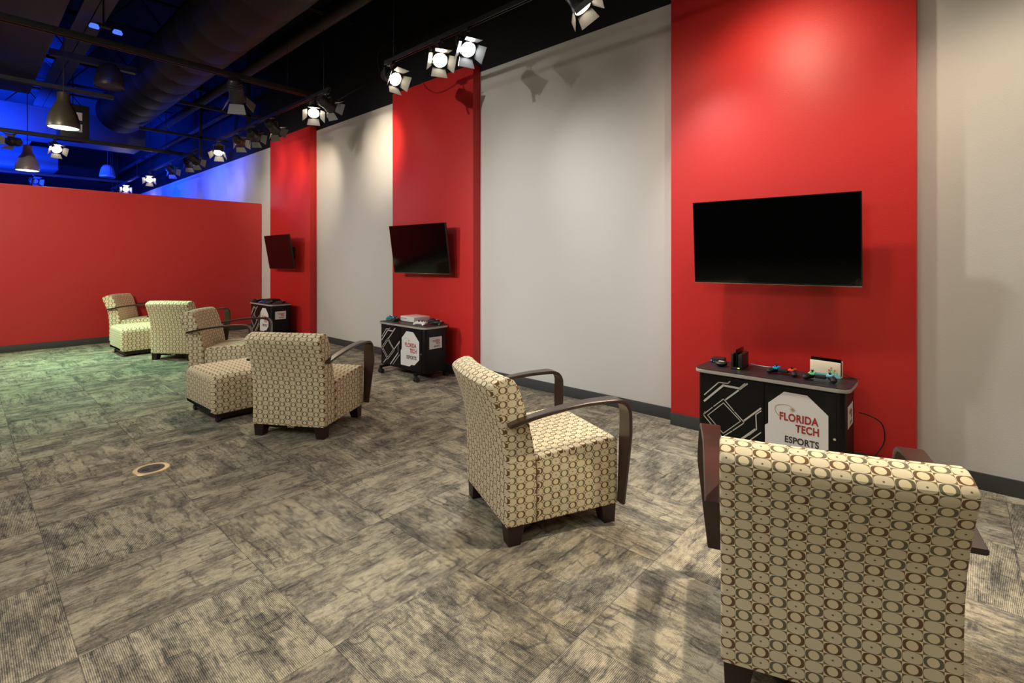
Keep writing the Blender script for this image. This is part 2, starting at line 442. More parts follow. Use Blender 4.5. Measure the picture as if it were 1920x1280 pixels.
for y0, y1, lb in ((.206, 1.792, 'tall red wall panel nearest the camera, behind the largest screen and rolling cabinet'),
                   (4.172, 5.763, 'tall red wall panel in the middle, behind the cabinet with the white game box'),
                   (8.145, 9.745, 'tall red wall panel farthest away, beside the red partition')):
    t = empty('wall_panel', (PX, (y0+y1)/2, 0)); tag(t, lb, 'wall panel', 'red wall panels')
    h = (y1-y0)/2
    link('panel_face', box(bmesh.new(), (0, -h, .1), (W-PX, h, PT), .003), RED, t)
    link('base_trim', box(bmesh.new(), (-.010, -h-.002, 0), (W-PX-.013, h+.002, .1), .003), BASE, t)
# the free-standing red partition
t = empty('partition', (1.0, YB, 0)); tag(t, 'long low red partition wall crossing the room behind the lounge chairs', 'partition')
link('partition_panel', box(bmesh.new(), (-5.4, 0, .1), (W-1.0-.013, .14, PH), .004), REDP, t)
link('base_trim', box(bmesh.new(), (-5.4, -.010, 0), (W-1.0-.013, .15, .1), .003), BASE, t)

# ------------------------------------------------------------------ ceiling services
def svc(name, bm, m, label, cat, group=None): return tag(link(name, bm, m), label, cat, group)
# round duct, with rings
bm = bmesh.new(); prof = []; y = -3.0; L = 12.75
while y < L:
    for dy, r in ((0, .414), (.03, .42), (.30, .424), (.56, .420), (.60, .414)):
        prof.append((r, y+dy+3.0))
    y += .62
A, _ = axis((2.28, -3.0, 4.43), (2.28, 5, 4.43)); lathe(bm, prof, 40, A)
svc('round_duct', bm, BLACKD, 'fat round black duct running along the ceiling above the seating', 'duct')
svc('ceiling_pipe', rod(bmesh.new(), (3.02, -3, 4.29), (3.02, 13.5, 4.29), .075, 16), BLACKD, 'long black ceiling pipe right of the fat round duct, blue-lit at its far end', 'pipe')
svc('ceiling_pipe', rod(bmesh.new(), (3.55, 10.5, 4.25), (3.55, 23.8, 4.25), .05, 12), BLACKD, 'thinner far pipe close to the blue-lit upper wall', 'pipe')
# rectangular soffit duct, jointed
t = empty('rectangular_duct', (-1.2, 4, 4.2)); tag(t, 'broad flat-bottomed dark duct filling the top left corner, with cross seams', 'duct')
yy = -6.5
for k in range(9):
    if yy + 1.78 > 8.6: break
    link('duct_section', box(bmesh.new(), (-2.3, yy, 0), (2.02, yy+1.78, .45), .012), PANELM, t); yy += 1.80
# big crossing duct beyond, catching the blue light
svc('cross_duct', box(bmesh.new(), (-2.5, 14.0, 3.95), (2.9, 15.1, 4.5), .02), DUCTLIT, 'wide box duct crossing beyond the round duct, lit bright blue', 'duct')
svc('cross_duct', box(bmesh.new(), (-2.5, 19.0, 3.9), (1.9, 20.2, 4.5), .02), DUCTLIT, 'distant box duct over the far side of the red partition', 'duct')
# equipment box hanging at the duct end
t = empty('hanging_equipment_box', (1.40, 12.05, 3.80)); tag(t, 'black equipment box with small white labels hanging beside the far end of the round duct', 'equipment box')
link('housing', box(bmesh.new(), (-.2, -.25, -.25), (.2, .25, .35), .01), BLKM, t)
for k, z in enumerate((.07, -.14)): link('label_plate', box(bmesh.new(), (-.02, -.256, z), (.10, -.2505, z+.14)), WHITEP, t)
link('hanger', rod(bmesh.new(), (0, 0, .35), (0, 0, CEI-3.80), .008), BLKM, t)
# open-web joists across the room
def joist(y):
    bm = bmesh.new(); zt, zb = 5.5, 4.96
    for z in (zt, zb):
        box(bm, (-4.4, y-.04, z-.02), (W-.02, y-.012, z+.02)); box(bm, (-4.4, y+.012, z-.02), (W-.02, y+.04, z+.02))
    x = -4.4; up = True
    while x < W-.5:
        a = (x, y, zb if up else zt); b_ = (x+.42, y, zt if up else zb)
        rod(bm, a, b_, .012, 6); x += .42; up = not up
    return bm
lab = ['black open-web ceiling joist above the near seats', 'black open-web ceiling joist over the middle panel', 'black open-web ceiling joist near the first cross track',
 'faintly blue open-web joist beyond the hanging bell fixture', 'blue-edged open-web joist behind the equipment box', 'blue open-web joist just past the red partition', 'blue open-web joist over the far space', 'farthest open-web joist in blue light']
for k, y in enumerate((2.2, 4.5, 6.9, 9.6, 12.0, 13.6, 16.6, 21.0)):
    tag(link('ceiling_joist', joist(y), BLACKP), lab[k], 'joist', 'open-web ceiling joists')
# steel beam along the room (pair of flanges that catch blue light)
bm = bmesh.new()
box(bm, (1.02, 7.5, 4.50), (1.14, 23.5, 4.53)); box(bm, (1.18, 7.5, 4.50), (1.30, 23.5, 4.53)); box(bm, (1.14, 7.5, 4.5), (1.155, 23.5, 4.9)); box(bm, (1.165, 7.5, 4.5), (1.18, 23.5, 4.9))
svc('steel_beam', bm, STEEL, 'pair of steel flanges along the ceiling catching blue light beside the dark soffit duct', 'beam')
svc('strut_rail', box(bmesh.new(), (-.5, 10.55, 4.05), (1.75, 10.63, 4.11)), STEEL, 'short horizontal strut rail lit blue above the larger pendant lamp', 'rail')
svc('strut_rail', box(bmesh.new(), (.86, 9.5, 4.25), (1.85, 9.6, 4.34)), STEEL, 'upper horizontal strut rail lit blue below the steel flanges', 'rail')
for p, lb in (((3.35, 9.6), 'dark hanger frame against the blue upper wall'), ((3.3, 12.1), 'smaller dark hanger frame farther along the blue upper wall')):
    bm = bmesh.new(); x, y = p
    box(bm, (x-.9, y-.025, 3.95), (x+.7, y+.025, 4.0)); box(bm, (x+.15, y-.025, 3.55), (x+.2, y+.025, CEI))
    svc('hanger_frame', bm, BLACKP, lb, 'frame', 'ceiling hanger frames')

# tracks
def track_y(y0, y1, lb, x=TX):
    t = empty('lighting_track', (x, (y0+y1)/2, TZ)); tag(t, lb, 'track', 'ceiling lighting tracks'); h = (y1-y0)/2
    bm = bmesh.new(); box(bm, (-.018, -h, 0), (.018, h, .03)); box(bm, (-.018, -h, -.012), (-.010, h, 0)); box(bm, (.010, -h, -.012), (.018, h, 0))
    link('rail', bm, SPOTB, t)
    n = max(2, int((y1-y0)/1.8))
    for k in range(n): link('suspension_rod', rod(bmesh.new(), (0, -h+.15+(2*h-.3)*k/(n-1), .03), (0, -h+.15+(2*h-.3)*k/(n-1), (CEI if x > 0 else 4.2)-TZ), .004, 6), BLKM, t)
def track_x(y, x0, x1, lb):
    t = empty('lighting_track', ((x0+x1)/2, y, TZ+.035)); tag(t, lb, 'track', 'ceiling lighting tracks'); h = (x1-x0)/2
    bm = bmesh.new(); box(bm, (-h, -.03, 0), (h, .03, .05), .004); box(bm, (-h, -.03, -.012), (h, -.018, 0)); box(bm, (-h, .018, -.012), (h, .03, 0))
    link('rail', bm, SPOTB, t)
    for k in range(3):
        rx_ = -h+.3+(2*h-.6)*k/2
        top_ = CEI if (rx_+(x0+x1)/2 > .9 or y > 12.7) else 4.2
        link('suspension_rod', rod(bmesh.new(), (rx_, 0, .05), (rx_, 0, top_-TZ-.035), .004, 6), BLKM, t)
track_y(-1.2, 4.52, 'long near lighting track in front of the two nearer red panels')
track_y(5.70, 9.62, 'lighting track over the far red panel, with a row of dark spotlights')
track_y(10.7, 14.3, 'third lighting track against the blue upper wall')
track_y(15.3, 18.6, 'farthest short lighting track over the end of the red partition')
track_y(.2, 10.2, 'lighting track outside the left edge of the picture', x=-2.4)
track_x(6.22, -4.0, TX+.02, 'long cross track spanning the top left of the picture')
track_x(11.62, -4.0, TX+.02, 'second cross track, blue-lit, above the lit white spotlight')
track_x(17.0, -4.0, TX+.02, 'far thin cross track just over the red partition')

# spotlight head: local -Z is the beam, mounted at origin (track underside)
def spotlight(x, y, aim, energy, color, cone, label, z=TZ, scale=1.2):
    t = empty('track_spotlight', (x, y, z-.012)); tag(t, label, 'spotlight', 'barn-door track spotlights')
    tgt = Vector(aim) - Vector((x, y, z-.16))
    q = tgt.to_track_quat('-Z', 'Y').to_matrix().to_4x4()
    link('adapter', box(bmesh.new(), (-.022, -.05, -.025), (.022, .05, 0), .004), SPOTB, t)
    bm = bmesh.new(); rod(bm, (0, 0, -.025), (0, 0, -.07), .008)
    az = math.atan2(tgt.y, tgt.x)
    Mz = Matrix.Rotation(az, 4, 'Z')
    box(bm, (-.012, -.084, -.074), (.012, .084, -.068), M=Mz)
    for s in (-1, 1): box(bm, (-.012, s*.084-.002, -.155), (.012, s*.084+.002, -.068), M=Mz)
    link('yoke', bm, SPOTB, t)
    M = Matrix.Translation((0, 0, -.145)) @ q @ Matrix.Scale(scale, 4)
    bm = bmesh.new()
    lathe(bm, [(.0, .10), (.035, .10), (.046, .085), (.05, .05), (.052, .0), (.055, -.03), (.062, -.045), (.062, -.075), (.056, -.075), (.054, -.045), (.0, -.045)], 24, M, cap=False)
    for k in range(3): lathe(bm, [(.053, .075-k*.018), (.056, .072-k*.018), (.056, .068-k*.018), (.053, .065-k*.018)], 20, M, cap=False)
    link('housing', bm, SPOTB, t)
    lm = LENSOFF if energy == 0 else (LENSC if color == COOL else LENS)
    link('lens', lathe(bmesh.new(), [(.0, -.052), (.03, -.055), (.05, -.05)], 24, M, cap=False), lm, t)
    for k in range(4):
        R_ = M @ Matrix.Rotation(k*PI/2, 4, 'Z') @ Matrix.Translation((0, .062, -.075)) @ Matrix.Rotation(math.radians(38), 4, 'X')
        bm = bmesh.new(); prism(bm, [(-.05, 0), (.05, 0), (.065, -.075), (-.065, -.075)], -.0012, .0012, R_ @ Matrix.Rotation(PI/2, 4, 'X') @ Matrix.Scale(-1, 4, (0, 1, 0)) @ Matrix.Scale(-1, 4, (0, 1, 0)))
        link('barn_door', bm, FLAP, t)
    if energy:
        d = Vector((0, 0, -.075)); p = M @ d
        L_ = light('SPOT', 'spot_beam', p + Vector((x, y, z-.012)), Vector(aim), energy * SPOT_POWER, color, spot_size=math.radians(cone), spot_blend=.9, shadow_soft_size=.11 if aim[2] < .5 else .045)
    return t
for s in SPOTS: spotlight(*s)
# on the cross tracks
spotlight(2.15, 6.22, (3.6, 8.5, .4), 0, WARM, 60, 'large dark spotlight with open barn doors hanging from the near cross track', z=TZ+.035, scale=1.5)
spotlight(1.12, 11.62, (1.9, 8.0, .6), 200, NEUT, 75, 'lit spotlight with a glowing white face on the second cross track', z=TZ+.035)
spotlight(.62, 11.62, (.0, 12.8, 3.5), 0, WARM, 60, 'unlit spotlight with pale flaps above the small silver pendant', z=TZ+.035)
spotlight(1.25, 17.0, (1.6, 16, 3.0), 0, WARM, 60, 'tiny dark spotlight on the far cross track', z=TZ+.035)
spotlight(-.9, 6.22, (1.0, 10.4, 1.3), 760, WARM, 85, 'added spotlight on the near cross track left of the picture, brightening the red partition', z=TZ+.035)  # unseen spot added to brighten the partition front
# left track, outside the picture: lights that throw the screens' shadows, plus added fill spots
spotlight(-2.4, 4.9, (3.9, 5.0, 1.6), 850, NEUT, 52, 'spotlight left of the picture aimed at the middle screen')
spotlight(-2.4, 3.1, (4.08, 3.2, 1.2), 900, COOL, 33, 'added cool fill spotlight left of the picture, brightening the first pale wall bay')  # unseen cool spot added to lift the first wall bay
spotlight(-2.4, 9.6, (3.9, 8.9, 1.5), 560, NEUT, 50, 'spotlight left of the picture aimed at the far screen')
spotlight(-2.4, 1.4, (1.4, 3.0, .3), 210, NEUT, 80, 'added fill spotlight left of the picture aimed at the chairs')  # unseen fill added for the near floor and chair backs
spotlight(-2.4, 7.2, (1.4, 8.5, .4), 260, NEUT, 80, 'added fill spotlight left of the picture aimed at the far chairs')  # unseen fill added for the far seating
for i, (p, e, c) in enumerate(FILLS):  # unseen boxes added to carry the area fill lights
    t = empty('added_fill_panel', p); tag(t, ('added square fill light left of the camera', 'added square fill light farther left', 'added square fill light behind the camera')[i], 'added fill light', 'added square fill lights')
    link('tray', box(bmesh.new(), (-.64, -.64, 0), (.64, .64, .06), .01), WHP, t)
    link('diffuser', box(bmesh.new(), (-.6, -.6, -.008), (.6, .6, 0)), FILLE, t)
    link('suspension_rod', rod(bmesh.new(), (0, 0, .06), (0, 0, (CEI if p[1] < -2 else 4.2)-p[2]), .006), BLKM, t)

# pendants
def pendant(x, y, z, s, m, lit, label, rod_curve=False):
    t = empty('pendant_lamp' if lit else 'pendant_fixture', (x, y, z)); tag(t, label, 'pendant lamp' if lit else 'pendant fixture')
    pr = [(.168, 0), (.172, .02), (.17, .06), (.158, .13), (.135, .21), (.105, .28), (.078, .33), (.068, .37), (.066, .46), (.05, .47), (.0, .47)] if lit else \
         [(.165, 0), (.172, .03), (.168, .10), (.155, .18), (.13, .26), (.09, .32), (.04, .345), (.0, .35)]
    pr = [(r*s, h*s) for r, h in pr]
    inner = [(r-.006*s, h) for r, h in pr[:6]][::-1]
    bm = bmesh.new(); lathe(bm, inner + pr, 40, cap=False); link('lamp_shade', bm, m, t)
    link('diffuser' if lit else 'grille', lathe(bmesh.new(), [(.0, .006*s), (.158*s, .006*s)], 32, cap=False), LAMPG if lit else BLKM, t)
    if not lit: link('rim_band', lathe(bmesh.new(), [(.17*s, .0), (.176*s, .01*s), (.176*s, .06*s), (.17*s, .065*s)], 40, cap=False), m, t)
    top = pr[-1][1]
    link('cord', rod(bmesh.new(), (0, 0, top), (0, 0, CEI-z), .006, 8), BLKM, t)
    if lit: link('canopy', lathe(bmesh.new(), [(.05, CEI-z-.03), (.05, CEI-z)], 20), BLKM, t)
    return t
pendant(.93, 8.80, 3.10, 1.0, BRONZE, True, 'larger lit bell pendant with a dark bronze shade and white-green glowing mouth')
pendant(.84, 12.6, 2.98, .98, PEWTER, True, 'smaller lit bell pendant with a silvery shade low over the partition')
pendant(1.43, 8.95, 3.80, .98, BRONZE, False, 'unlit dark bell fixture hanging high beside the round duct')
pendant(2.74, 17.4, 3.62, 1.0, PEWTER, False, 'unlit distant bell fixture dim in the blue space')
light('SPOT', 'pendant_glow', (.93, 8.80, 3.09), (.85, 8.1, 0), 520, GREEN, spot_size=math.radians(92), spot_blend=.6, shadow_soft_size=.12)
light('SPOT', 'pendant_glow', (.84, 12.6, 2.96), (.84, 12.6, 0), 60, GREEN, spot_size=math.radians(110), spot_blend=.6, shadow_soft_size=.12)
# twin-head fixture by the ceiling; its faces glow in place of reflected blue light
t = empty('twin_head_light', (1.16, 7.6, 4.12)); tag(t, 'small twin-headed light near the top left, two oval faces glowing for the blue they reflect', 'light fixture')
link('arm_plate', box(bmesh.new(), (-.07, -.03, .01), (.07, .03, .05), .01), BLKM, t)
for s in (-1, 1): link('lamp_head', lathe(bmesh.new(), [(0, -.02), (.045, -.02), (.05, 0), (.035, .03), (0, .035)], 24, Matrix.Translation((.02+s*.11, -.02, -.01)) @ Matrix.Rotation(.5, 4, 'X') @ Matrix.Scale(.6, 4, (0, 1, 0))), LEDB_REFL, t)
link('stem', rod(bmesh.new(), (0, 0, .06), (0, 0, CEI-4.12), .01), BLKM, t)
light('SPOT', 'blue_flood_glow', (1.15, 7.8, 4.1), (1.2, 11.0, 4.6), 12, BLUE, spot_size=math.radians(80), spot_blend=.5, shadow_soft_size=.05)  # extra blue spot added here to light the beams ahead
# cables looping near the upper wall
for pts, lb in (([(4.075, 5.6, 4.4), (3.4, 5.2, 3.9), (3.3, 5.05, 3.55), (3.2, 4.8, 3.4), (3.1, 4.5, 3.43)], 'loose black cable looping down to the end of the near track'),
                ([(4.075, 7.8, 4.3), (3.5, 7.4, 3.7), (3.5, 6.9, 3.5), (3.7, 6.6, 3.7), (4.075, 6.4, 4.0)], 'loose black cable loop over the far red panel')):
    tag(link('hanging_cable', tube(bmesh.new(), smooth_path(pts), .006, 6), BLKM), lb, 'cable')

# ------------------------------------------------------------------ lounge chair
HWD = .305; DEP = .625; ZB = .095
def back_prof():
    p = [(0, ZB), (0, .20), (.0, .31), (-.003, .42), (-.014, .52), (-.032, .60), (-.058, .68), (-.083, .742),
         (-.089, .760), (-.087, .774), (-.074, .789), (-.045, .804), (-.015, .813), (.013, .812), (.034, .801), (.053, .776), (.075, .724), (.096, .65), (.118, .57), (.134, .50), (.146, .43), (.152, .36), (.155, .28), (.155, ZB)]
    return p
def back_def(x, y, z):
    k = max(0, min(1, (z-.30)/.45)); k = k*k*(3-2*k); c = 1-(x/HWD)**2
    s = 1 + .012*k
    return (x*s, y - .034*k*c, z - .006*k*(x/HWD)**2)
def seat_prof():
    base = [(.158, ZB), (.158, .412), (.20, .418), (.60, .445), (DEP, .44), (DEP+.002, .40), (DEP, ZB)]
    return round_poly([(.158, ZB), (.158, .412), (DEP, .447), (DEP, ZB)], [0, .02, .03, 0], 6)
def seat_def(x, y, z):
    k = max(0, min(1, (z-.36)/.08)); t_ = max(0, min(1, (y-.158)/(DEP-.158)))
    return (x, y, z + .018*k*(1-(x/HWD)**2)*math.sin(PI*min(1, t_*.9+.1)))
def arm_bm(s):
    path = smooth_path([(-.005, .590, 0), (.10, .615, 0), (.25, .640, 0), (.40, .655, 0), (.52, .657, 0), (.575, .655, 0), (.612, .642, 0), (.634, .612, 0), (.640, .57, 0), (.638, .45, 0), (.632, .28, 0), (.624, .115, 0)], 5)
    bm = bmesh.new(); rows = []; n = len(path); th = .0095
    key = [(0, .048), (.35, .068), (.60, .094), (.68, .098), (1.0, .055)]
    Ls = [0]
    for a, b in zip(path, path[1:]): Ls.append(Ls[-1] + (b-a).length)
    for i, p in enumerate(path):
        d = (path[min(i+1, n-1)] - path[max(i-1, 0)]).normalized(); nn = Vector((-d.y, d.x, 0)); f = Ls[i]/Ls[-1]
        for (f0, w0), (f1, w1) in zip(key, key[1:]):
            if f0 <= f <= f1: wd = w0 + (w1-w0)*(f-f0)/(f1-f0)
        xi, xo = HWD + .0025, HWD + wd
        e = .004
        ring = [(xi+e, th), (xo-e, th), (xo, th-e), (xo, -th+e), (xo-e, -th), (xi+e, -th), (xi, -th+e), (xi, th-e)]
        rows.append([bm.verts.new((s*xx, p.x + nn.x*h, p.y + nn.y*h)) for xx, h in ring])
    for A, B in zip(rows, rows[1:]):
        for k in range(8): bm.faces.new((A[k], A[(k+1) % 8], B[(k+1) % 8], B[k]))
    bm.faces.new(rows[0]); bm.faces.new(rows[-1])
    return bm
def leg_bm(x, y):
    bm = bmesh.new(); a = .036; sx = 1 if x > 0 else -1; sy = 1 if y > .3 else -1
    lo = [(x+dx*(a-.004), y+dy*(a-.004), 0) for dx, dy in ((-1, -1), (1, -1), (1, 1), (-1, 1))]
    hi = [(x+dx*a, y+dy*a, ZB-.001) for dx, dy in ((-1, -1), (1, -1), (1, 1), (-1, 1))]
    # inner sides flare towards the top
    hi = [((px - sx*.016) if (px-x)*sx < 0 else px, (py - sy*.016) if (py-y)*sy < 0 else py, pz) for px, py, pz in hi]
    v = [bm.verts.new(p) for p in lo+hi]
    for q in ((0,3,2,1),(4,5,6,7),(0,1,5,4),(1,2,6,5),(2,3,7,6),(3,0,4,7)): bm.faces.new([v[i] for i in q])
    bmesh.ops.bevel(bm, geom=bm.edges[:], offset=.002, segments=1, affect='EDGES')
    return bm
def make_chair():
    t = empty('lounge_chair')
    link('backrest', loft(bmesh.new(), back_prof(), stations(HWD, .012, 14), back_def, (.31, .0)), FAB, t)
    link('seat', loft(bmesh.new(), seat_prof(), stations(HWD, .012, 12), seat_def, (.31, .01)), FAB, t)
    for s in (-1, 1):
        link('armrest', arm_bm(s), WOOD, t)
        for y in (.042, DEP-.042): link('leg', leg_bm(s*(HWD-.044), y), WOODL, t)
    bm = bmesh.new(); box(bm, (-HWD+.08, .05, .06), (HWD-.08, .075, .094)); box(bm, (-HWD+.08, DEP-.075, .06), (HWD-.08, DEP-.05, .094)); box(bm, (-.2, .05, .07), (-.17, DEP-.05, .094)); box(bm, (.17, .05, .07), (.2, DEP-.05, .094))
    link('base_frame', bm, BLKM, t)
    link('metal_bracket', box(bmesh.new(), (-.03, .035, .066), (.03, .05, .082), .003), CHROME, t)
    return t
chair = make_chair()
CH = [((1.721, .279), 19.1, 'largest patterned lounge chair in the foreground, seen from behind in front of the near cabinet'),
      ((1.862, 1.868), -24.4, 'patterned lounge chair standing alone in the centre, turned to face right'),
      ((1.692, 3.835), 32.1, 'patterned lounge chair right of the nearer ottoman, seen from behind'),
      ((1.83, 6.37), -38.0, 'patterned lounge chair behind the nearer ottoman, its dark arms pointing towards the right'),
      ((1.93, 7.95), 36.0, 'green-tinged patterned lounge chair seen from behind, right of the far ottoman'),
      ((1.74, 10.11), -34.0, 'farthest patterned lounge chair, behind the far ottoman against the red partition')]
for k, ((x, y), a, lb) in enumerate(CH):
    c = chair if k == 0 else dup(chair)
    c.location = (x, y, 0); c.rotation_euler = (0, 0, math.radians(a-90)); tag(c, lb, 'lounge chair', 'ring-patterned lounge chairs')
# ottomans
def make_ottoman():
    t = empty('ottoman'); h = .325
    pr = round_poly([(-h, .075), (-h, .405), (h, .405), (h, .075)], [.02, .075, .075, .02], 8)
    def df(x, y, z):
        k = max(0, min(1, (z-.30)/.1)); r2 = max(0, 1-(x/h)**2)*max(0, 1-(y/h)**2)
        bulge = math.sin(PI*max(0, min(1, (z-.075)/.33)))*.010
        return (x*(1+bulge), y*(1+bulge), z + .014*k*r2)
    link('cushion', loft(bmesh.new(), pr, stations(h, .045, 12, 6), df, (.34, .0)), FAB, t)
    link('plinth', box(bmesh.new(), (-.27, -.27, .022), (.27, .27, .078), .004), WOODL, t)
    for sx in (-1, 1):
        for sy in (-1, 1):
            link('caster', rod(bmesh.new(), (sx*.262-.014, sy*.262, .026), (sx*.262+.014, sy*.262, .026), .026, 18), RUB, t)
    return t
ot = make_ottoman(); ot.location = (1.72, 4.93, 0); ot.rotation_euler = (0, 0, math.radians(2))
tag(ot, 'nearer patterned cube ottoman on a dark plinth, left of the chair seen from behind', 'ottoman', 'ring-patterned ottomans')
o2 = dup(ot, (1.83, 9.03, 0), math.radians(2)); tag(o2, 'farther patterned cube ottoman lit greenish, below the farthest chair', 'ottoman', 'ring-patterned ottomans')

# ------------------------------------------------------------------ televisions on tilting mounts
def make_tv(lb, y, yaw, pitch, x=3.765, z=1.497):
    t = empty('television', (x, y, z)); tag(t, lb, 'television', 'wall-mounted televisions')
    hw, hh = .525, .3005
    # local: screen faces -X, width along Y
    M = Matrix.Rotation(math.radians(yaw), 4, 'Z') @ Matrix.Rotation(-math.radians(pitch), 4, 'Y')
    link('back_shell', box(bmesh.new(), (.006, -hw, -hh), (.03, hw, hh), .004, M), TVB, t)
    link('screen', box(bmesh.new(), (.0, -hw+.006, -hh+.010), (.0055, hw-.006, hh-.006), M=M), SCREEN, t)
    bm = bmesh.new()
    for a, b in (((.001, -hw, -hh), (.006, hw, -hh+.010)), ((.001, -hw, hh-.006), (.006, hw, hh)), ((.001, -hw, -hh+.01), (.006, -hw+.006, hh-.006)), ((.001, hw-.006, -hh+.01), (.006, hw, hh-.006))): box(bm, a, b, M=M)
    link('bezel', bm, TVB, t)
    link('lower_trim', box(bmesh.new(), (-.001, -hw, -hh-.003), (.012, hw, -hh-.0005), M=M), CHROME, t)
    link('indicator', box(bmesh.new(), (-.002, -.012, -hh-.008), (.008, .012, -hh-.0032), M=M), mat('red_indicator', (.5, .02, .02), .4), t)
    bm = bmesh.new(); box(bm, (.03, -.2, -.15), (.075, .2, .12), .01, M); link('electronics_bulge', bm, TVB, t)
    bm = bmesh.new()
    g = PX - x
    for s in (-1, 1): box(bm, (.076, s*.14-.015, -.19), (.095, s*.14+.015, .19), M=M)
    box(bm, (g-.03, -.22, -.09), (g-.001, .22, .09), .003)
    for s in (-1, 1): rod(bm, (.085, s*.14, .02), (g-.02, s*.14, .02), .012, 8); rod(bm, (.085, s*.14, -.05), (g-.02, s*.14, -.05), .010, 8)
    link('wall_mount', bm, BLKM, t)
    return t
make_tv('largest black television, on the nearest red panel above the cabinet with the small dock', .985, 2.5, 4.5)
make_tv('tilted black television on the middle red panel', 4.94, 2.1, 8.3)
make_tv('smallest black television, tilted down, on the far red panel', 8.91, -1.1, 9.7)

# ------------------------------------------------------------------ rolling cabinets
def text_mesh(body, height, width, name):
    cu = bpy.data.curves.new(name, 'FONT'); cu.body = body; cu.size = 1.0; cu.align_x = 'LEFT'; cu.offset = .034; cu.space_character = 1.06
    cu.extrude = .0
    o = bpy.data.objects.new(name, cu); COL.objects.link(o)
    bpy.context.view_layer.update()
    me = bpy.data.meshes.new_from_object(o.evaluated_get(bpy.context.evaluated_depsgraph_get()))
    bpy.data.objects.remove(o)
    xs = [v.co.x for v in me.vertices]; ys = [v.co.y for v in me.vertices]
    x0, x1, y0, y1 = min(xs), max(xs), min(ys), max(ys)
    for v in me.vertices: v.co.x = (v.co.x-x0)/(x1-x0)*width; v.co.y = (v.co.y-y0)/(y1-y0)*height
    return me
def place_text(body, m, s0, s1, z0, z1, F, parent, name='lettering'):
    """F maps (s, z, d) to local 3D"""
    me = text_mesh(body, z1-z0, s1-s0, name)
    for v in me.vertices: v.co = Vector(F(s0+v.co.x, z0+v.co.y, .0022))
    me.materials.clear(); me.materials.append(m)
    o = bpy.data.objects.new(name, me); COL.objects.link(o); o.parent = parent
    return o
def flat(bm, poly, F, d0=.0004, d1=.0014):
    lo = [bm.verts.new(F(s, z, d0)) for s, z in poly]; hi = [bm.verts.new(F(s, z, d1)) for s, z in poly]
    bm.faces.new(lo); bm.faces.new(hi); n = len(poly)
    for k in range(n): bm.faces.new((lo[k], lo[(k+1) % n], hi[(k+1) % n], hi[k]))
def stroke(bm, pts, wd, F, d0=.0006, d1=.0016):
    for a, b in zip(pts, pts[1:]):
        A = Vector(a); B = Vector(b); d = (B-A).normalized(); n = Vector((-d.y, d.x))*wd/2; e = d*wd*.25
        flat(bm, [tuple(A-n-e), tuple(B-n+e), tuple(B+n+e), tuple(A+n-e)], F, d0, d1)
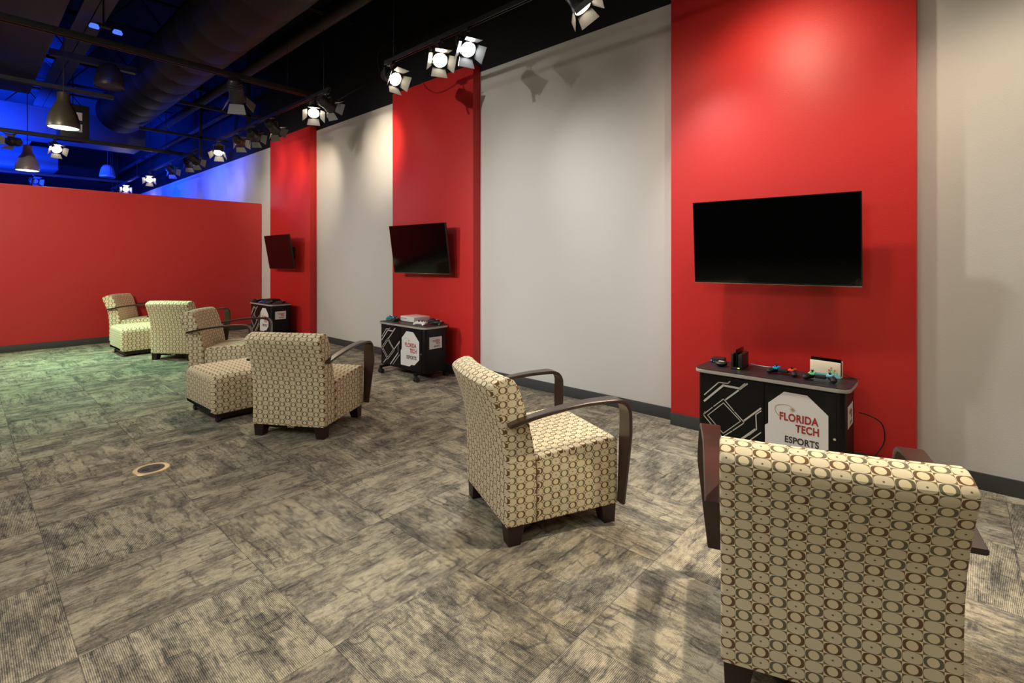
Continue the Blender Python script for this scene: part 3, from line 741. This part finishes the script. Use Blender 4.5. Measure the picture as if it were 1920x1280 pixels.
def make_cabinet():
    t = empty('rolling_cabinet')
    # local frame: origin floor centre; front faces -X (x=-.18), s along -Y
    hl, hd, zt = .445, .178, .614
    body = round_poly([(-hd+.005, -hl+.01), (hd-.005, -hl+.01), (hd-.005, hl-.01), (-hd+.005, hl-.01)], .045, 6)
    link('body', prism(bmesh.new(), body, .098, zt-.026, bev=.003), BLK, t)
    top = round_poly([(-hd-.012, -hl-.012), (hd, -hl-.012), (hd, hl+.012), (-hd-.012, hl+.012)], .07, 7)
    link('top', prism(bmesh.new(), top, zt-.004, zt), TOPW, t)
    top2 = round_poly([(-hd-.013, -hl-.013), (hd+.001, -hl-.013), (hd+.001, hl+.013), (-hd-.013, hl+.013)], .07, 7)
    link('top_edge', prism(bmesh.new(), top2, zt-.026, zt-.0042, bev=.002), EDGE, t)
    F = lambda s, z, d: (-hd+.005-.006-d, -s, z)
    dl = link('door', box(bmesh.new(), (-hd-.001, .004, .112), (-hd+.008, hl-.055, zt-.04), .002), BLK, t)
    dr = link('door', box(bmesh.new(), (-hd-.001, -hl+.055, .112), (-hd+.008, -.004, zt-.04), .002), BLK, t)
    # geometric lines on the left door
    bm = bmesh.new()
    stroke(bm, [(-.385, .434), (-.288, .535), (-.228, .538), (-.214, .553)], .007, F)
    stroke(bm, [(-.385, .391), (-.258, .520), (-.152, .517), (-.118, .552)], .013, F)
    stroke(bm, [(-.240, .428), (-.160, .503)], .010, F); stroke(bm, [(-.152, .511), (-.104, .556)], .010, F)
    for q in ([(-.390, .298), (-.330, .357)], [(-.322, .365), (-.256, .428)], [(-.250, .424), (-.190, .362)], [(-.184, .356), (-.124, .300)], [(-.128, .292), (-.195, .230)], [(-.201, .224), (-.262, .172)], [(-.268, .174), (-.330, .233)], [(-.336, .239), (-.388, .290)]): stroke(bm, q, .0055, F)
    stroke(bm, [(-.362, .297), (-.256, .402), (-.146, .303), (-.258, .196), (-.362, .297)], .0048, F)
    stroke(bm, [(-.123, .312), (-.022, .412)], .010, F)
    stroke(bm, [(-.02, .396), (-.052, .366), (-.048, .270), (-.095, .222)], .006, F)
    stroke(bm, [(-.056, .268), (-.205, .122)], .013, F); stroke(bm, [(-.022, .256), (-.155, .124)], .006, F)
    stroke(bm, [(-.29, .172), (-.348, .122)], .010, F)
    link('line_graphic', bm, SILV, dl)
    for z in (.31,): link('lock', lathe(bmesh.new(), [(.0, .004), (.007, .004), (.009, 0)], 16, Matrix.Translation((-hd-.001, hl-.065, z)) @ Matrix.Rotation(-PI/2, 4, 'Y')), CHROME, dl)
    link('lock', lathe(bmesh.new(), [(.0, .006), (.007, .006), (.009, 0)], 16, Matrix.Translation((-hd-.001, -hl+.063, .31)) @ Matrix.Rotation(-PI/2, 4, 'Y')), CHROME, dr)
    # logo decal on the right door
    bm = bmesh.new(); flat(bm, [(.022, .457), (.113, .543), (.240, .541), (.350, .440), (.350, .240), (.262, .170), (.205, .168), (.172, .145), (.004, .145), (.002, .312), (.022, .328)], F)
    link('logo_panel', bm, WHITEP, dr)
    place_text('FLORIDA', CRIM, .088, .300, .364, .414, F, dr)
    place_text('TECH', CRIM, .176, .302, .304, .353, F, dr)
    place_text('ESPORTS', INK, .117, .302, .230, .272, F, dr)
    bm = bmesh.new()
    arc = [(.155, .455), (.14, .463), (.115, .466), (.085, .460), (.064, .445), (.060, .425), (.068, .405), (.082, .392), (.095, .386)]
    for k, (a, b) in enumerate(zip(arc, arc[1:])): stroke(bm, [a, b], .0018+.0003*k, F, .0018, .0024)
    link('orbit_arc', bm, GOLD, dr)
    bm = bmesh.new(); st = []
    for k in range(16):
        r = .017 if k % 2 == 0 else .006
        st.append((.160 + r*math.cos(PI*k/8), .440 + r*math.sin(PI*k/8)))
    flat(bm, st, F, .0018, .0025); link('star_mark', bm, GOLD, dr)
    bm = bmesh.new(); flat(bm, [(.10, .2865), (.170, .2865), (.170, .2875), (.10, .2875)], F, .0018, .0022); link('thin_rule', bm, SILV, dr)
    # side sign (end facing -Y)
    G = lambda s, z, d: (s, -hl+.01-.0005-d, z)
    sg = link('side_sign', (lambda b: (flat(b, [(-.105, .36), (.075, .36), (.075, .492), (-.105, .492)], G), b)[1])(bmesh.new()), WHITEP, t)
    place_text('FLORIDA', CRIM, -.052, .045, .436, .462, G, sg); place_text('TECH', CRIM, -.012, .046, .408, .432, G, sg); place_text('ESPORTS', INK, -.04, .045, .376, .394, G, sg)
    bm = bmesh.new(); stroke(bm, [(-.03, .472), (-.06, .478), (-.08, .465), (-.07, .450), (-.055, .442)], .0015, G, .0018, .0024); link('orbit_arc', bm, GOLD, sg)
    # side cable hook at rear
    link('rear_latch', box(bmesh.new(), (hd-.005, -hl+.06, .38), (hd+.022, -hl+.09, .46), .003), BLKM, t)
    # base frame and casters
    bm = bmesh.new()
    for s in (-1, 1): box(bm, (-.235, s*.335-.02, .072), (.215, s*.335+.02, .097), .003)
    box(bm, (-.02, -.33, .075), (.02, .33, .095)); link('base_frame', bm, BLK, t)
    for sx in (-.222, .205):
        for sy in (-.345, .345):
            c = link('caster', box(bmesh.new(), (sx-.016, sy-.018, .028), (sx+.016, sy+.018, .072), .006), BLKM, t)
            bm = bmesh.new()
            for s in (-1, 1): rod(bm, (sx+.006, sy+s*.008, .027), (sx+.006, sy+s*.028, .027), .027, 20)
            link('wheel', bm, RUB, c)
    return t
cab = make_cabinet(); cab.location = (3.635, .935, 0)
tag(cab, 'nearest black rolling cabinet with white logo panel, half hidden by the foreground chair', 'cabinet', 'black rolling game cabinets')
c2 = dup(cab, (3.635, 4.86, 0)); tag(c2, 'middle black rolling cabinet with a white game box on top', 'cabinet', 'black rolling game cabinets')
c3 = dup(cab, (3.66, 8.98, 0)); tag(c3, 'farthest black rolling cabinet, partly behind the chair arms', 'cabinet', 'black rolling game cabinets')

# ------------------------------------------------------------------ things on the cabinets
ZT = .6142
def gamepad(label, body_m, loc, rz, dark=True, s=1.0, tilt=0):
    t = empty('game_controller', loc, rz); tag(t, label, 'game controller')
    half = [(0, .036), (.028, .040), (.046, .046), (.062, .042), (.072, .026), (.079, .0), (.082, -.030), (.076, -.048), (.064, -.052), (.052, -.042), (.040, -.020), (.026, -.010), (0, -.008)]
    poly = half + [(-x, y) for x, y in half[-2:0:-1]]
    bm = bmesh.new(); Ms = Matrix.Scale(s, 4)
    n = len(poly); rows = []
    for zz, ins in ((.006, .010), (.012, .003), (.022, 0.), (.032, .002), (.039, .008), (.042, .016)):
        row = []
        for (x, y) in poly:
            c = Vector((.0 if abs(x) < .03 else math.copysign(.055, x), .012 if abs(x) < .03 else min(max(y, -.03), .03)*.8))
            d = Vector((x, y)) - c; L_ = max(d.length, 1e-4); p = Vector((x, y)) - d/L_*min(ins, L_*.8)
            droop = max(0, -.0 - y)*.35
            row.append(bm.verts.new((p.x*s, p.y*s, max(.0, (zz-droop*(zz > .02)))*s)))
        rows.append(row)
    for A, B in zip(rows, rows[1:]):
        for k in range(n): bm.faces.new((A[k], A[(k+1) % n], B[(k+1) % n], B[k]))
    bm.faces.new(rows[0]); bm.faces.new(rows[-1])
    link('shell', bm, body_m, t)
    for x, y in ((-.046, .018), (.022, -.002)): link('thumbstick', lathe(bmesh.new(), [(.006*s, .036*s), (.006*s, .046*s), (.010*s, .047*s), (.010*s, .051*s), (.0, .050*s)], 14, Matrix.Translation((x*s, y*s, 0)), cap=False), BLKM, t)
    bm = bmesh.new(); box(bm, (-.034*s, -.004*s, .038*s), (-.012*s, .003*s, .045*s)); box(bm, (-.0265*s, -.0115*s, .038*s), (-.0195*s, .0105*s, .045*s)); link('direction_pad', bm, BLKM, t)
    bm = bmesh.new()
    for dx, dy in ((0, .009), (0, -.009), (.009, 0), (-.009, 0)): lathe(bm, [(.0038*s, .036*s), (.0038*s, .0455*s), (0, .0465*s)], 10, Matrix.Translation(((.047+dx)*s, (.018+dy)*s, 0)), cap=False)
    link('face_buttons', bm, BLKM if body_m != BLKM else SILV, t)
    for q in (-1, 1): link('shoulder_button', box(bmesh.new(), (q*.052*s-.015*s, .036*s, .016*s), (q*.052*s+.015*s, .052*s, .034*s), .004*s), body_m, t)
    return t
def grip_pad(label, mL, mR, loc, rz):
    t = empty('game_controller', loc, rz); tag(t, label, 'game controller')
    link('grip_body', box(bmesh.new(), (-.030, -.022, .014), (.030, .028, .034), .006), BLKM, t)
    for s, m in ((-1, mL), (1, mR)):
        bm = bmesh.new(); tube(bm, smooth_path([(s*.052, .022, .022), (s*.058, .0, .024), (s*.070, -.026, .022), (s*.076, -.04, .020)], 4), .019, 12); lathe(bm, [(0, .019), (.014, .013), (.019, 0), (.014, -.013), (0, -.019)], 12, Matrix.Translation((s*.076, -.04, .020)), cap=False)
        link('grip', bm, BLKM, t)
        side = link('side_pad', box(bmesh.new(), (s*.049-.018, -.024, .030), (s*.049+.018, .042, .044), .005), m, t)
        link('thumbstick', lathe(bmesh.new(), [(.005, .043), (.005, .051), (.009, .052), (.009, .056), (0, .056)], 12, Matrix.Translation((s*.049, .018 if s < 0 else -.004, 0)), cap=False), BLKM, side)
        bm = bmesh.new()
        for dx, dy in ((0, .007), (0, -.007), (.007, 0), (-.007, 0)): lathe(bm, [(.0028, .043), (.0028, .047), (0, .0475)], 8, Matrix.Translation((s*.049+dx, dy + (-.004 if s < 0 else .018), 0)), cap=False)
        link('button_cluster', bm, BLKM, side)
    return t
RZ = -PI/2        # controllers face the sofa side: local +Y towards the wall
# near cabinet
t = empty('network_box', (3.755, 1.33, ZT), math.radians(8)); tag(t, 'small flat black box with a blue light at the left end of the near cabinet', 'network box')
link('housing', box(bmesh.new(), (-.05, -.045, .002), (.05, .045, .030), .005), BLKM, t); link('status_light', box(bmesh.new(), (-.053, .036, .012), (-.0503, .043, .02)), LEDB_REFL, t)
bm = bmesh.new()
for k in range(4): box(bm, (-.052, -.03+k*.016, .006), (-.0503, -.022+k*.016, .012))
link('ports', bm, SILV, t)
t = empty('charging_puck', (3.62, 1.262, ZT)); tag(t, 'round black charger with a shiny lid between the flat box and the upright dock', 'charger')
link('bowl', lathe(bmesh.new(), [(.02, 0), (.036, .010), (.040, .022), (.034, .030), (0, .031)], 24), BLKM, t)
link('lid_mark', box(bmesh.new(), (-.015, -.02, .0312), (.012, .018, .036), .003), SILV, t)
t = empty('console_dock', (3.665, 1.150, ZT), math.radians(4)); tag(t, 'upright black console dock with a tablet standing in it', 'console dock')
link('front_plate', box(bmesh.new(), (-.09, .022, .0), (.08, .037, .105), .004), BLKM, t)
link('rear_plate', box(bmesh.new(), (-.10, -.035, .0), (.09, -.010, .105), .004), BLKM, t)
link('tablet', box(bmesh.new(), (-.085, -.004, .012), (.088, .008, .135), .003), SCREEN, t)
link('floor_plate', box(bmesh.new(), (-.10, -.035, 0), (.09, .037, .014), .003), BLKM, t)
link('status_light', box(bmesh.new(), (-.1035, -.02, .008), (-.1005, -.008, .014)), LEDG, t)
grip_pad('game controller with a bright blue left side and a red-orange right side', SKYB, ORNG, (3.625, .865, ZT), RZ-.08)
grip_pad('game controller with mint green left and pale blue right sides, before the white dock', MINT, LBL, (3.60, .65, ZT), RZ)
t = empty('console_dock', (3.755, .648, ZT), RZ-.12); tag(t, 'cream white console dock with small coloured leaves and a teal lower band', 'console dock')
link('front_plate', box(bmesh.new(), (-.087, -.024, .0), (.087, -.012, .100), .004), CREAM, t)
link('rear_plate', box(bmesh.new(), (-.087, .010, .0), (.087, .030, .104), .004), CREAM, t)
link('floor_plate', box(bmesh.new(), (-.087, -.024, 0), (.087, .030, .012), .003), CREAM, t)
link('tablet', box(bmesh.new(), (-.086, -.008, .012), (.086, .006, .118), .003), SCREEN, t)
link('teal_band', box(bmesh.new(), (-.085, -.0252, .003), (.085, -.0245, .022)), LBL, t)
bm = bmesh.new()
for k, (x, z) in enumerate(((.035, .052), (.052, .044), (.028, .040), (.048, .034), (.066, .030))): lathe(bm, [(0, .0004), (.007, .0004), (.007, 0)], 8, Matrix.Translation((x, -.0245, z)) @ Matrix.Rotation(PI/2, 4, 'X'), cap=False)
link('leaf_print', bm, MINT, t)
bm = bmesh.new()
for k, (x, z) in enumerate(((.036, .063), (.056, .050), (.024, .048))): lathe(bm, [(0, .0006), (.005, .0006), (.005, 0)], 8, Matrix.Translation((x, -.0248, z)) @ Matrix.Rotation(PI/2, 4, 'X'), cap=False)
link('flower_print', bm, ORNG, t)
# cables
tag(link('cable', tube(bmesh.new(), smooth_path([(3.74, 1.10, ZT+.02), (3.79, 1.06, ZT+.004), (3.79, .98, ZT+.004), (3.77, .93, ZT+.004), (3.72, .90, ZT+.004), (3.66, .885, ZT+.01)]), .0028, 6), SILV), 'thin grey cable running from the upright dock to the blue and red controller', 'cable')
tag(link('cable', tube(bmesh.new(), smooth_path([(3.79, .60, ZT+.03), (3.80, .56, ZT+.02), (3.80, .52, ZT+.004), (3.79, .47, ZT+.004)]), .003, 6), BLKM), 'short black cable trailing right from the cream dock', 'cable')
tag(link('power_cord', tube(bmesh.new(), smooth_path([(3.82, .48, .40), (3.86, .43, .38), (3.90, .37, .33), (3.92, .36, .22), (3.90, .40, .13), (3.86, .44, .05), (3.84, .50, .006)]), .004, 6), BLKM), 'black power cord hanging from the right end of the near cabinet', 'cord')
# middle cabinet
gamepad('teal game controller at the left end of the middle cabinet', TEAL, (3.63, 5.27, ZT), RZ+.6)
gamepad('dark controller between the teal one and the white game box', BLKM, (3.605, 5.20, ZT+.0), RZ-.5, s=.9).location = (3.59, 5.165, ZT)
t = empty('game_console', (3.735, 4.955, ZT), RZ-.06); tag(t, 'white flat game console box on the middle cabinet', 'game console')
link('housing', box(bmesh.new(), (-.147, -.115, .006), (.147, .115, .066), .004), WHP, t)
link('base_strip', box(bmesh.new(), (-.135, -.105, 0), (.135, .105, .006)), BLKM, t)
link('disc_slot', box(bmesh.new(), (-.137, -.1166, .040), (.0, -.1152, .0445)), BLKM, t)
link('power_button', lathe(bmesh.new(), [(0, .001), (.005, .001), (.005, 0)], 12, Matrix.Translation((.118, -.1152, .022)) @ Matrix.Rotation(PI/2, 4, 'X'), cap=False), SILV, t)
gamepad('white game controller at the front right corner of the middle cabinet', WHP, (3.56, 4.62, ZT), RZ+.2)
gamepad('black game controller right of the white console on the middle cabinet', BLKM, (3.79, 4.67, ZT), RZ-.1)
gamepad('black game controller nearest the right end of the middle cabinet', BLKM, (3.70, 4.50, ZT), RZ+.2)
# far cabinet
t = empty('game_console', (3.72, 9.17, ZT), RZ); tag(t, 'flat black game console lying on the far cabinet', 'game console')
link('housing', box(bmesh.new(), (-.145, -.13, .004), (.145, .13, .050), .006), BLKM, t)
link('glossy_stripe', box(bmesh.new(), (-.145, -.1325, .024), (.145, -.1302, .032)), SCREEN, t)
gamepad('dark game controller at the left front of the far cabinet', BLKM, (3.53, 9.32, ZT), RZ+.1)
gamepad('blue game controller on the far cabinet', BLUEP, (3.545, 8.99, ZT), RZ+.2)
gamepad('dark game controller just right of the blue one on the far cabinet', BLKM, (3.57, 8.80, ZT), RZ-.1)
gamepad('dark game controller at the right end of the far cabinet', BLKM, (3.70, 8.68, ZT), RZ+.3)

# ------------------------------------------------------------------ floor outlet
t = empty('floor_outlet', (.845, 3.935, 0)); tag(t, 'round brass-rimmed floor outlet with a black cover set into the carpet', 'floor outlet')
link('brass_ring', lathe(bmesh.new(), [(.072, .001), (.074, .005), (.098, .004), (.102, .0005)], 48, cap=False), BRASS, t)
link('cover', lathe(bmesh.new(), [(0, .0045), (.070, .0045), (.073, .001)], 48, cap=False), BLKM, t)
bm = bmesh.new()
for s in (-1, 1): rod(bm, (s*.03, 0, .0045), (s*.03, 0, .0062), .022, 20)
link('flip_lid', bm, RUB, t)
